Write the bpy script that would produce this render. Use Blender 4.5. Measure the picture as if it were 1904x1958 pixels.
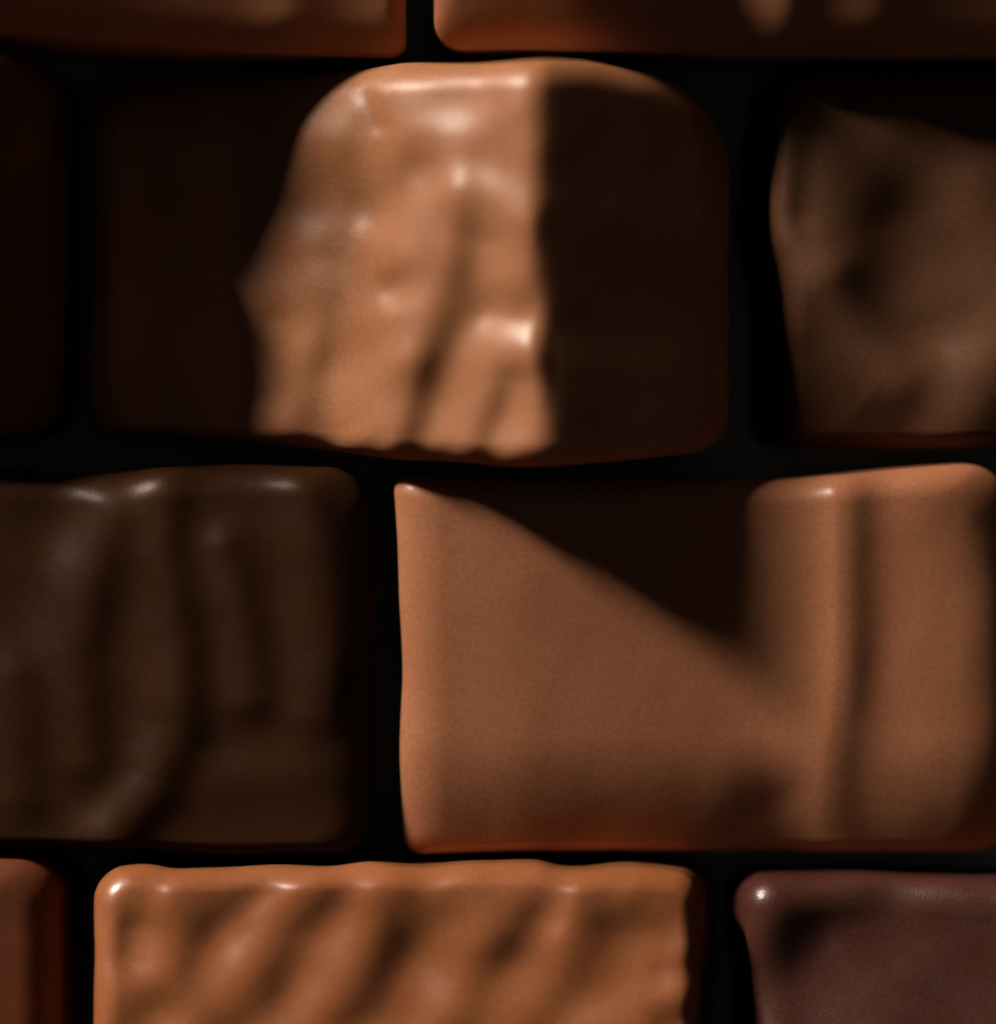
import bpy, math
import numpy as np

# ------------------------------------------------------------------ units
# Lay-out grid of the chocolate tray: 1 unit = 0.025 mm, x to the right, y down
# (towards the viewer), origin of the grid at (952, 979).  Heights in the same unit.
S = 0.000025
TOP = 340.0                     # usual height of a piece above the board

sc = bpy.context.scene
for o in list(bpy.data.objects):
    bpy.data.objects.remove(o)

# ------------------------------------------------------------------ camera
CAM_D = 0.26
cd = bpy.data.cameras.new("camera")
cam = bpy.data.objects.new("camera", cd)
sc.collection.objects.link(cam)
cam.location = (0, 0, TOP * S + CAM_D)
cam.rotation_euler = (0, 0, 0)
cd.sensor_fit = 'HORIZONTAL'
cd.sensor_width = 36.0
cd.lens = 36.0 * CAM_D / (1904 * S)
cd.clip_start = 0.01
cd.clip_end = 20.0
cd.dof.use_dof = True
cd.dof.focus_distance = CAM_D + 30 * S
cd.dof.aperture_fstop = 9.0
sc.camera = cam

# ------------------------------------------------------------------ light
EL, AZ = math.radians(22.8), math.radians(135.0)     # key lamp: low, from the upper left
LAMP_D = 1.1
ldir = (math.cos(EL) * math.cos(AZ), math.cos(EL) * math.sin(AZ), math.sin(EL))
ld = bpy.data.lights.new("key_lamp", 'AREA')
ld.shape = 'ELLIPSE'              # an upright strip lamp: narrow across, tall
ld.size = 0.075
ld.size_y = 0.25
ld.energy = 16.9
ld.color = (1.0, 0.92, 0.84)
key = bpy.data.objects.new("key_lamp", ld)
sc.collection.objects.link(key)
key.location = tuple(c * LAMP_D for c in ldir)
key.rotation_euler = (math.pi / 2 - EL, 0, AZ + math.pi / 2)

w = bpy.data.worlds.new("World")
sc.world = w
w.use_nodes = True
bg = w.node_tree.nodes["Background"]
bg.inputs[0].default_value = (1.0, 0.90, 0.82, 1)
bg.inputs[1].default_value = 0.018

sc.view_settings.view_transform = 'Standard'
sc.view_settings.look = 'None'
sc.view_settings.exposure = 0.0
sc.view_settings.gamma = 1.0

# ------------------------------------------------------------------ materials
def chocolate(name, base, base2, rough=0.36, sss=0.85, spec=0.5, radius=(1.0, 0.32, 0.10), grain=1.0, rippled=0.12, coat=0.25, bumpy=0.20, tint=(1.0, 0.90, 0.84)):
    m = bpy.data.materials.new(name)
    m.use_nodes = True
    nt = m.node_tree
    b = nt.nodes["Principled BSDF"]
    tc = nt.nodes.new('ShaderNodeTexCoord')

    def noise(scale, detail, rg=0.5):
        n = nt.nodes.new('ShaderNodeTexNoise')
        n.inputs['Scale'].default_value = scale
        n.inputs['Detail'].default_value = detail
        n.inputs['Roughness'].default_value = rg
        nt.links.new(tc.outputs['Object'], n.inputs['Vector'])
        return n

    big = noise(160, 4)
    fine = noise(5600, 2, 0.6)
    # colour: slow mottling of cocoa butter and solids + grain
    mx = nt.nodes.new('ShaderNodeMix'); mx.data_type = 'RGBA'
    mx.inputs[6].default_value = (*base, 1); mx.inputs[7].default_value = (*base2, 1)
    ramp = nt.nodes.new('ShaderNodeMapRange')
    ramp.inputs[1].default_value = 0.35; ramp.inputs[2].default_value = 0.65
    nt.links.new(big.outputs[0], ramp.inputs[0])
    nt.links.new(ramp.outputs[0], mx.inputs[0])
    gr = nt.nodes.new('ShaderNodeMapRange')
    gr.inputs[1].default_value = 0.25; gr.inputs[2].default_value = 0.75
    gr.inputs[3].default_value = 1 - 0.15 * grain; gr.inputs[4].default_value = 1 + 0.15 * grain
    nt.links.new(fine.outputs[0], gr.inputs[0])
    ml = nt.nodes.new('ShaderNodeVectorMath'); ml.operation = 'SCALE'
    nt.links.new(mx.outputs[2], ml.inputs[0]); nt.links.new(gr.outputs[0], ml.inputs[3])
    nt.links.new(ml.outputs[0], b.inputs['Base Color'])
    # gloss: patches where the coating set duller
    mid = noise(420, 3)
    rr = nt.nodes.new('ShaderNodeMapRange')
    rr.inputs[1].default_value = 0.3; rr.inputs[2].default_value = 0.7
    rr.inputs[3].default_value = rough - 0.07; rr.inputs[4].default_value = rough + 0.08
    nt.links.new(mid.outputs[0], rr.inputs[0]); nt.links.new(rr.outputs[0], b.inputs['Roughness'])
    # relief: fine sugar grain, soft ripples
    rip = noise(750, 2)
    b1 = nt.nodes.new('ShaderNodeBump'); b1.inputs['Strength'].default_value = rippled
    b1.inputs['Distance'].default_value = 0.00012
    nt.links.new(rip.outputs[0], b1.inputs['Height'])
    g2 = noise(9000, 2, 0.6)
    b2 = nt.nodes.new('ShaderNodeBump'); b2.inputs['Strength'].default_value = bumpy
    b2.inputs['Distance'].default_value = 0.00004
    nt.links.new(g2.outputs[0], b2.inputs['Height'])
    nt.links.new(b1.outputs[0], b2.inputs['Normal'])
    nt.links.new(b2.outputs[0], b.inputs['Normal'])
    b.inputs['IOR'].default_value = 1.45
    b.inputs['Specular Tint'].default_value = (*tint, 1)
    b.inputs['Coat Weight'].default_value = coat
    b.inputs['Coat Roughness'].default_value = 0.2
    nt.links.new(b2.outputs[0], b.inputs['Coat Normal'])
    b.inputs['Specular IOR Level'].default_value = spec
    b.inputs['Subsurface Weight'].default_value = sss
    b.inputs['Subsurface Radius'].default_value = radius
    b.inputs['Subsurface Scale'].default_value = 0.00075
    return m

MILK = chocolate("milk_chocolate", (0.42, 0.165, 0.076), (0.46, 0.190, 0.092), rough=0.42, spec=0.4, coat=0.15)
MILK_HERO = chocolate("glossy_milk_chocolate", (0.40, 0.160, 0.066), (0.46, 0.195, 0.088), rough=0.44, spec=0.75, rippled=0.15, coat=0.0)
MILK_ROUGH = chocolate("amber_milk_chocolate", (0.355, 0.120, 0.041), (0.42, 0.150, 0.056), rough=0.35, spec=0.65, rippled=0.2, coat=0.4)
DARK = chocolate("dark_chocolate", (0.034, 0.0120, 0.0044), (0.044, 0.0165, 0.0064), rough=0.38, sss=0.2, spec=0.30, coat=0.0, tint=(1.0, 0.76, 0.68))
DARK_OLIVE = chocolate("matt_dark_chocolate", (0.100, 0.041, 0.0185), (0.132, 0.056, 0.028), rough=0.44, sss=0.1, spec=0.24, coat=0.0, tint=(1.0, 0.8, 0.7))
DARK_RED = chocolate("red_dark_chocolate", (0.078, 0.0235, 0.0140), (0.094, 0.029, 0.0180), rough=0.37, sss=0.35, spec=0.85, grain=1.3, coat=0.0, bumpy=0.38)
RUST = chocolate("red_milk_chocolate", (0.155, 0.044, 0.018), (0.185, 0.054, 0.023), rough=0.40, sss=0.2, spec=0.35, coat=0.0)

def board_material():
    m = bpy.data.materials.new("slate_board")
    m.use_nodes = True
    nt = m.node_tree
    b = nt.nodes["Principled BSDF"]
    tc = nt.nodes.new('ShaderNodeTexCoord')
    n = nt.nodes.new('ShaderNodeTexNoise'); n.inputs['Scale'].default_value = 900; n.inputs['Detail'].default_value = 5
    nt.links.new(tc.outputs['Object'], n.inputs['Vector'])
    r = nt.nodes.new('ShaderNodeMix'); r.data_type = 'RGBA'
    r.inputs[6].default_value = (0.34, 0.41, 0.43, 1); r.inputs[7].default_value = (0.44, 0.51, 0.52, 1)
    nt.links.new(n.outputs[0], r.inputs[0]); nt.links.new(r.outputs[2], b.inputs['Base Color'])
    bp = nt.nodes.new('ShaderNodeBump'); bp.inputs['Strength'].default_value = 0.4; bp.inputs['Distance'].default_value = 0.0001
    nt.links.new(n.outputs[0], bp.inputs['Height']); nt.links.new(bp.outputs[0], b.inputs['Normal'])
    b.inputs['Roughness'].default_value = 0.7
    return m

# ------------------------------------------------------------------ board
def make_board():
    hx, hy, t, bv = 0.16, 0.13, 0.008, 0.001
    v = []
    for z, k in ((0, bv), (-bv, 0), (-t + bv, 0), (-t, bv)):
        v += [(-hx + k, -hy + k, z), (hx - k, -hy + k, z), (hx - k, hy - k, z), (-hx + k, hy - k, z)]
    f = [(0, 1, 2, 3), (15, 14, 13, 12)]
    for r in range(3):
        for c in range(4):
            a, b_ = r * 4 + c, r * 4 + (c + 1) % 4
            f.append((a, a + 4, b_ + 4, b_))
    me = bpy.data.meshes.new("board")
    me.from_pydata(v, [], f)
    me.materials.append(board_material())
    o = bpy.data.objects.new("board", me)
    o["kind"] = "structure"
    sc.collection.objects.link(o)
make_board()

# ------------------------------------------------------------------ chocolate pieces
NI, NE, NW = 66, 22, 14
NN = NI + NE + NW
II, JJ = np.meshgrid(np.arange(-NN, NN + 1), np.arange(-NN, NN + 1), indexing='xy')
RR = np.maximum(np.abs(II), np.abs(JJ))
QX = np.where(RR > 0, II / np.maximum(RR, 1), 0.0)
QY = np.where(RR > 0, JJ / np.maximum(RR, 1), 0.0)

def smooth_edge(pts, v):
    """edge line given by a few points, sampled smoothly"""
    pts = sorted(pts)
    xs = np.array([p[0] for p in pts], float); ys = np.array([p[1] for p in pts], float)
    g = np.arange(xs[0] - 120, xs[-1] + 121, 4.0)
    y = np.interp(g, xs, ys)
    k = np.exp(-0.5 * (np.arange(-12, 13) * 4 / 14.0) ** 2); k /= k.sum()
    yp = np.pad(y, 12, mode='edge')
    y = np.convolve(yp, k, mode='valid')
    return np.interp(v, g, y)

def ridge(X, Y, pts, amp, wl, wr=None):
    """soft ridge (amp > 0) or furrow (amp < 0) along a line; wl / wr: width on its left / right"""
    wr = wl if wr is None else wr
    pts = [np.array(p, float) for p in pts]
    if len(pts) == 1:
        d2 = (X - pts[0][0]) ** 2 + (Y - pts[0][1]) ** 2
        return amp * np.exp(-d2 / (2 * wl * wl))
    best = np.full(X.shape, 1e18); side = np.zeros(X.shape)
    for a, b in zip(pts[:-1], pts[1:]):
        d = b - a
        t = np.clip(((X - a[0]) * d[0] + (Y - a[1]) * d[1]) / (d @ d), 0, 1)
        ex, ey = X - a[0] - t * d[0], Y - a[1] - t * d[1]
        d2 = ex * ex + ey * ey
        c = (d[0] * ey - d[1] * ex) / math.sqrt(d @ d) / np.maximum(np.sqrt(d2), 1e-6)
        m = d2 < best
        best = np.where(m, d2, best); side = np.where(m, c, side)
    # running down the picture: positive cross product = left of the line
    k = 0.5 + 0.5 * side
    ww = wr + (wl - wr) * k
    return amp * np.exp(-best / (2 * ww * ww))

def ripple(X, Y, seed, amp, lam):
    rng = np.random.default_rng(seed)
    z = np.zeros(X.shape)
    for k in range(14):
        a = rng.uniform(0, 2 * math.pi); l = lam * rng.uniform(0.7, 1.6); p = rng.uniform(0, 6.28)
        z += np.cos((X * math.cos(a) + Y * math.sin(a)) * 2 * math.pi / l + p)
    return amp * z / math.sqrt(14)

def rounded(x0, x1, y0, y1, rad):
    """square grid boundary direction -> rounded rectangle; bounds / radii are arrays or numbers"""
    cx, cy = (x0 + x1) / 2, (y0 + y1) / 2
    px = cx + QX * (x1 - x0) / 2
    py = cy + QY * (y1 - y0) / 2
    rtl, rtr, rbl, rbr = rad
    r = np.where(QY < 0, np.where(QX < 0, rtl, rtr), np.where(QX < 0, rbl, rbr))
    sx, sy = np.sign(QX), np.sign(QY)
    kx = np.where(QX < 0, x0 + r, x1 - r); ky = np.where(QY < 0, y0 + r, y1 - r)
    ox, oy = (px - kx) * sx, (py - ky) * sy
    inc = (ox > 0) & (oy > 0)
    on_x = np.abs(QX) >= np.abs(QY)
    ang = np.where(on_x, oy / np.maximum(r, 1e-6) * math.pi / 4, math.pi / 2 - ox / np.maximum(r, 1e-6) * math.pi / 4)
    px = np.where(inc, kx + sx * r * np.cos(ang), px)
    py = np.where(inc, ky + sy * r * np.sin(ang), py)
    return px, py

def piece(name, label, mat, box, rad, bevel, drop, flare, relief, top=TOP, left=None, right=None, upper=None, lower=None,
          seed=1, uneven=0.6, category="chocolate", group="chocolates packed in rows"):
    """box = x0,x1,y0,y1 outline; rad = corner radii tl,tr,bl,br; bevel = width of the rounded rim l,r,t,b;
    drop = its depth; flare = how far the foot stands out l,r,t,b; relief(X, Y) = height of the top face"""
    x0, x1, y0, y1 = box
    wl, wr, wt, wb = bevel
    th = np.where(RR >= NI, np.clip((RR - NI) / NE, 0, 1), 0.0) * math.pi / 2     # 0 top .. pi/2 rim
    ins = 1 - np.sin(th)                      # inset fraction, 1 at the flat
    s = np.where(RR < NI, RR / NI, 1.0)
    t = np.clip((RR - NI - NE) / NW, 0, 1)
    out = t ** 1.25
    bx0 = x0 + wl * ins - flare[0] * out; bx1 = x1 - wr * ins + flare[1] * out
    by0 = y0 + wt * ins - flare[2] * out; by1 = y1 - wb * ins + flare[3] * out
    f = 0.55
    rads = []
    for r_, a, b_ in ((rad[0], wl, wt), (rad[1], wr, wt), (rad[2], wl, wb), (rad[3], wr, wb)):
        rads.append(np.maximum(r_ - f * min(a, b_) * ins, 0.45 * r_) + 6 * out)
    px, py = rounded(bx0, bx1, by0, by1, rads)
    mx, my = (bx0 + bx1) / 2, (by0 + by1) / 2
    X = mx + (px - mx) * s; Y = my + (py - my) * s
    # uneven rim
    cx, cy = (x0 + x1) / 2, (y0 + y1) / 2
    dX = np.zeros(X.shape); dY = np.zeros(X.shape)
    ez = min(260.0, (y1 - y0) / 2)
    k_l = np.clip(1 - (X - x0) / ez, 0, 1) ** 1.5; k_r = np.clip(1 - (x1 - X) / ez, 0, 1) ** 1.5
    k_t = np.clip(1 - (Y - y0) / ez, 0, 1) ** 1.5; k_b = np.clip(1 - (y1 - Y) / ez, 0, 1) ** 1.5
    if left: dX += k_l * (smooth_edge(left, Y) - x0)
    if right: dX += k_r * (smooth_edge(right, Y) - x1)
    if upper: dY += k_t * (smooth_edge(upper, X) - y0)
    if lower: dY += k_b * (smooth_edge(lower, X) - y1)
    rim = np.clip((RR - NI * 0.8) / (NE + NI * 0.2), 0, 1)
    dX += rim * ripple(X, Y, seed, 1.6, 190); dY += rim * ripple(X, Y, seed + 7, 1.6, 190)
    X = X + dX; Y = Y + dY
    Zt = top + relief(X, Y) + ripple(X, Y, seed + 3, uneven, 130)
    Zr = Zt - drop * (1 - np.cos(th))
    Z = Zr * (1 - t) + 0.02 * t
    ox, oy = cx, cy
    co = np.stack([(X - ox) * S, -(Y - oy) * S, Z * S], -1).reshape(-1, 3)
    n = 2 * NN + 1
    idx = np.arange(n * n).reshape(n, n)
    fa = np.stack([idx[:-1, :-1], idx[1:, :-1], idx[1:, 1:], idx[:-1, 1:]], -1).reshape(-1, 4)
    faces = [tuple(q) for q in fa.tolist()]
    loop = list(idx[0, :-1]) + list(idx[:-1, -1]) + list(idx[-1, :0:-1]) + list(idx[:0:-1, 0])
    faces.append(tuple(int(i) for i in loop))
    me = bpy.data.meshes.new(name)
    me.from_pydata(co.tolist(), [], faces)
    me.polygons.foreach_set("use_smooth", [True] * (len(faces) - 1) + [False])
    me.materials.append(mat)
    me.update()
    o = bpy.data.objects.new(name, me)
    o.location = ((ox - 952) * S, -(oy - 979) * S, 0)
    o["label"] = label
    o["category"] = category
    if group: o["group"] = group
    sc.collection.objects.link(o)
    return o

def prof(v, pts, sm=30):
    xs = np.array([p[0] for p in pts], float); ys = np.array([p[1] for p in pts], float)
    g = np.arange(xs[0] - 300, xs[-1] + 301, 4.0)
    y = np.interp(g, xs, ys)
    h = int(3 * sm / 4)
    k = np.exp(-0.5 * (np.arange(-h, h + 1) * 4 / sm) ** 2); k /= k.sum()
    y = np.convolve(np.pad(y, h, mode='edge'), k, mode='valid')
    return np.interp(v, g, y)

# ---- first row (only its lower rims show)
def lean(X, line, fall, sm=40):
    """fall of the face towards its lower rim, so that all of it turns equally far from the lamp"""
    g = np.arange(line[0][0] - 100, line[-1][0] + 100, 10.0)
    return np.interp(X, g, fall + np.gradient(prof(g, line, sm), g))

def relief_a(X, Y):
    line = [(-480, 275), (0, 240), (250, 160), (475, 60), (690, -4), (775, -18)]
    z = prof(X, line, 50) + lean(X, line, 0.52, 50) * np.clip(107 - Y, 0, 330)
    z += ridge(X, Y, [(585, -60), (560, 30)], 8, 44)
    return z
piece("milk_chocolate", "milk chocolate at the upper left, only its shaded lower rim in view", MILK,
      (-480, 776, -650, 107), (60, 60, 60, 34), (80, 45, 80, 80), 44, (10, 0, 4, 0), relief_a, seed=11,
      lower=[(-200, 76), (0, 80), (250, 95), (500, 103), (760, 107)])

def relief_b(X, Y):
    line = [(828, 0), (1000, 45), (1170, 80), (1410, 8), (1480, 28), (1710, 76), (1960, 90)]
    z = prof(X, line, 50) + lean(X, line, 0.52, 50) * np.clip(103 - Y, 0, 330)
    z += ridge(X, Y, [(1505, -300), (1502, 70)], 15, 40, 30)
    z += ridge(X, Y, [(1680, -200), (1672, 45)], 10, 46, 30)
    return z
piece("milk_chocolate", "milk chocolate with upright ridges at the top right edge, lower rim in view", MILK,
      (830, 2010, -640, 103), (60, 60, 55, 60), (50, 80, 80, 80), 44, (0, 10, 4, 0), relief_b, seed=12,
      lower=[(850, 90), (1000, 97), (1500, 106), (1904, 110)])

# ---- second row
def relief_c(X, Y):
    return prof(X, [(-900, 160), (-6, 175), (70, 60), (110, 20)], 9) + prof(Y, [(115, 100), (300, 94), (430, 78), (640, -50), (838, -130)], 40)
piece("dark_chocolate", "dark chocolate cut off by the left edge, in deep shade beside the tall milk chocolate", DARK_OLIVE,
      (-900, 108, 120, 836), (60, 60, 60, 75), (90, 40, 30, 50), 60, (10, 22, 2, 2), relief_c, seed=21,
      right=[(120, 104), (500, 106), (836, 100)])

def relief_d(X, Y):
    Xs = X - prof(Y, [(120, -30), (350, -27), (450, -20), (540, -24), (612, -23), (700, -15), (760, -12), (890, -8)], 24)
    z = prof(Xs, [(150, -150), (300, -150), (480, -118), (640, -24), (740, 54), (800, 92), (900, 142), (1036, 213), (1056, 212), (1300, 36), (1398, -32), (1500, -130)], 20)
    for (a, amp, wl, wr) in (
        ([(700, 260), (690, 420), (672, 560), (640, 700), (600, 830)], -15, 36, None),
        ([(800, 345), (720, 400)], -20, 36, None),
        ([(862, 380), (845, 500), (800, 660), (740, 860)], 18, 60, 36),
        ([(755, 556)], -17, 26, None),
        ([(765, 500)], 8, 34, None), ([(770, 690)], 10, 34, None),
        ([(930, 480), (912, 600), (860, 720), (810, 860)], -18, 34, None),
        ([(985, 740), (940, 870)], -19, 26, None),
        ([(890, 210)], -10, 50, None),
        ([(990, 446)], 14, 52, 44),
        ([(985, 610), (950, 600)], -15, 30, None),
        ([(1015, 700)], 16, 44, None),
        ([(930, 330)], -8, 36, None),
        ([(700, 185), (727, 245)], -6, 12, None),
        ([(635, 260)], 16, 44, None),
        ([(590, 480), (600, 600), (560, 800)], 16, 42, None),
        ([(520, 620), (500, 740)], -12, 32, None),
        ([(640, 840)], -10, 20, None), ([(720, 850)], -8, 18, None), ([(860, 870)], -8, 18, None),
    ):
        z = z + ridge(X, Y, a, amp, wl, wr) * np.clip((1056 - X) / 40, 0, 1)
    z = z + prof(Y, [(110, -34), (170, -16), (250, 0), (900, 0)], 24) * np.clip((1040 - X) / 120, 0, 1)
    lump = np.clip((1050 - X) / 60, 0, 1)
    return z + lump * ripple(X, Y, 5, 1.8, 150)
piece("milk_chocolate", "tall lumpy milk chocolate with a bright lit face and a dark sloping right side", MILK_HERO,
      (150, 1398, 122, 886), (80, 170, 70, 85), (70, 60, 62, 42), 64, (4, -4, 2, 0), relief_d, seed=22,
      upper=[(150, 135), (700, 128), (780, 121), (900, 126), (1000, 127), (1120, 124), (1250, 140), (1398, 160)],
      lower=[(150, 832), (500, 846), (600, 858), (700, 868), (780, 880), (900, 884), (960, 890), (1045, 890), (1200, 880), (1390, 862)])

def relief_e(X, Y):
    z = -60 + prof(Y, [(118, 10), (500, 0), (700, -14), (850, -50)])
    z += ridge(X, Y, [(1546, 260), (1536, 400)], -11, 26)
    z += ridge(X, Y, [(1700, 230), (1680, 330), (1615, 480)], 12, 64, 60)
    z += ridge(X, Y, [(1730, 430), (1775, 600)], -42, 84)
    z += ridge(X, Y, [(1590, 540), (1660, 640), (1730, 720)], 20, 44, 40)
    z += ridge(X, Y, [(1500, 720), (1590, 850), (1700, 900)], -60, 84)
    z += ridge(X, Y, [(1960, 640), (1850, 800)], 27, 66)
    z += ridge(X, Y, [(1850, 420), (1900, 500)], 16, 66)
    z += ridge(X, Y, [(1494, 230), (1490, 460)], 8, 20)
    return z + ripple(X, Y, 15, 2.0, 200)
piece("dark_chocolate", "wavy dark brown chocolate cut off by the right edge beside the tall lumpy milk chocolate", DARK_OLIVE,
      (1490, 2740, 122, 853), (60, 60, 40, 60), (50, 80, 80, 32), 64, (55, 10, 2, 0), relief_e, seed=23,
      left=[(122, 1500), (190, 1498), (300, 1486), (400, 1476), (450, 1478), (500, 1490), (560, 1502), (850, 1506)])

# ---- third row
def relief_f(X, Y):
    z = prof(X, [(-520, -30), (200, -10), (640, 10)], 60)
    z += ridge(X, Y, [(218, 990), (180, 1100), (150, 1250), (165, 1450)], 20, 46, 38)
    z += ridge(X, Y, [(318, 905), (312, 1060), (345, 1230), (345, 1390), (300, 1500), (215, 1600)], 25, 44, 38)
    z += ridge(X, Y, [(430, 1050), (465, 1190), (482, 1330)], 20, 36, 34)
    z += ridge(X, Y, [(585, 940), (612, 1100), (622, 1250), (605, 1360)], 18, 48, 36)
    z += ridge(X, Y, [(440, 1495), (590, 1470)], 9, 40)
    z += ridge(X, Y, [(30, 1300), (38, 1520)], 16, 40)
    z += ridge(X, Y, [(90, 1000)], -14, 50)
    return z + ripple(X, Y, 17, 1.0, 190)
piece("dark_chocolate", "dark chocolate with long wavy folds at the left edge of the third row", DARK,
      (-520, 706, 890, 1636), (60, 80, 60, 60), (70, 80, 66, 28), 56, (6, -6, 2, -2), relief_f, seed=31,
      upper=[(-300, 905), (0, 898), (130, 906), (230, 902), (300, 894), (420, 888), (560, 888), (700, 898)],
      lower=[(0, 1626), (200, 1628), (400, 1637), (700, 1635)],
      right=[(890, 700), (1200, 712), (1622, 700)])

def relief_g(X, Y):
    z = prof(X, [(752, 10), (1000, 0), (1450, -74), (1540, -78), (1780, -74), (1930, -90)], 40)
    z -= 0.5 * 0.0025 * np.clip(Y - 1405, 0, 240) ** 2
    d = X - prof(Y, [(850, 1602), (1100, 1607), (1360, 1600), (1500, 1578), (1650, 1590)], 40)      # the ridge: hollow left flank, sharp crest
    dl = np.sqrt(d * d + 100.0) - 10.0
    z += np.where(d < 0, np.exp(-dl / 52), np.exp(-dl * dl / (2 * 40.0 ** 2))) * prof(Y, [(850, 29), (1300, 29), (1500, 12), (1640, 5)], 40)
    z += ridge(X, Y, [(1500, 1560), (1530, 1620)], -15, 54)
    z += ridge(X, Y, [(1820, 900)], 24, 90)
    return z
piece("milk_chocolate", "smooth flat milk chocolate with one sharp upright ridge near its right end", MILK,
      (756, 1945, 894, 1642), (42, 75, 42, 60), (90, 110, 60, 28), 56, (0, 4, 2, 0), relief_g, seed=32, uneven=0.25,
      left=[(894, 750), (1000, 755), (1100, 762), (1300, 768), (1450, 765), (1600, 768)],
      upper=[(756, 905), (1000, 915), (1400, 915), (1540, 912), (1620, 905), (1780, 891), (1850, 887), (1945, 900)],
      lower=[(780, 1642), (1000, 1638), (1500, 1641), (1904, 1640)])

# ---- fourth row
def relief_h(X, Y):
    return 20 + prof(X, [(-1100, 0), (-50, 0), (105, -20)], 40)
piece("milk_chocolate", "reddish brown chocolate at the lower left corner, its rounded top corner in view", RUST,
      (-1140, 112, 1640, 2390), (60, 75, 60, 60), (70, 80, 60, 80), 90, (6, 30, 2, 4), relief_h, seed=41)

def relief_i(X, Y):
    z = 45 + 0 * X
    for (a, amp, wl, wr) in (
        ([(262, 1780), (250, 1825)], -14, 26, 32),
        ([(500, 1735), (430, 1780), (392, 1850)], -18, 34, 42),
        ([(600, 1800), (580, 1850)], -20, 40, 42),
        ([(660, 1740)], -9, 34, 34),
        ([(545, 1920), (440, 2000)], -17, 36, 40),
        ([(310, 1935), (250, 2010)], -14, 36, 36),
        ([(840, 1760), (800, 1810)], -13, 40, 40),
        ([(775, 1870), (740, 1940), (690, 1990)], -28, 46, 80),
        ([(1035, 1765), (1010, 1810)], -12, 32, 40),
        ([(965, 1860), (900, 1980)], -18, 36, 44),
        ([(1190, 1790), (1130, 1880)], -15, 44, 46),
        ([(1080, 1930), (1040, 1990)], -13, 40, 40),
        ([(1310, 1850), (1270, 1858)], -8, 22, 24),
        ([(1315, 1945), (1280, 1960)], -13, 28, 28),
        ([(345, 1685), (335, 1712)], 12, 20, 44), ([(745, 1680), (715, 1706)], 12, 22, 40), ([(880, 1680), (850, 1710)], 11, 26, 44),
        ([(600, 1685), (530, 1735)], 13, 22, 48),
        ([(1040, 1695), (950, 1750)], 9, 44, 46),
        ([(1118, 1690), (1085, 1780)], 16, 24, 50),
        ([(1230, 1682), (1210, 1710)], 12, 26, 50),
        ([(880, 1940), (840, 2000)], 6, 40, 40),
        ([(330, 1860)], 7, 36, 36), ([(480, 1850)], 8, 36, 36), ([(690, 1830)], 8, 40, 40),
        ([(1310, 1820)], 6, 22, 22),
        ([(1290, 1910)], 8, 34, 34),
    ):
        z = z + 1.0 * ridge(X, Y, a, amp, wl * 1.06, wr * 1.06)
    z = z + 0.13 * np.clip(Y - 1680, 0, 320)
    return z + ripple(X, Y, 29, 1.4, 150)
piece("milk_chocolate", "amber milk chocolate with a wavy top rim and slanting dimples in the bottom row", MILK_ROUGH,
      (180, 1336, 1660, 2400), (55, 42, 60, 60), (56, 40, 44, 80), 62, (4, 42, 2, 4), relief_i, seed=42,
      upper=[(180, 1668), (270, 1652), (300, 1656), (330, 1664), (420, 1660), (500, 1656), (560, 1655), (640, 1656), (700, 1650),
             (790, 1660), (830, 1660), (900, 1650), (1000, 1647), (1030, 1646), (1070, 1662), (1120, 1664), (1190, 1655), (1300, 1666), (1336, 1670)])

def relief_j(X, Y):
    z = 20 + 0 * X
    z += ridge(X, Y, [(1700, 1760), (1600, 1800), (1530, 1880)], -42, 66, 110)
    z += ridge(X, Y, [(1440, 1700), (1440, 1760)], 8, 40)
    z += ridge(X, Y, [(1900, 1780), (1850, 1900)], -14, 60)
    return z
piece("dark_chocolate", "reddish dark chocolate with a curved hollow at the lower right corner", DARK_RED,
      (1422, 2660, 1682, 2410), (52, 60, 60, 60), (84, 80, 72, 80), 62, (26, 10, 2, 4), relief_j, seed=43,
      left=[(1682, 1423), (1740, 1423), (1960, 1442), (2400, 1446)],
      upper=[(1422, 1680), (1540, 1680), (1640, 1675), (1740, 1682), (1904, 1686)])

sc.cycles.use_denoising = True
sc.cycles.max_bounces = 6
sc.cycles.diffuse_bounces = 1
sc.cycles.glossy_bounces = 0
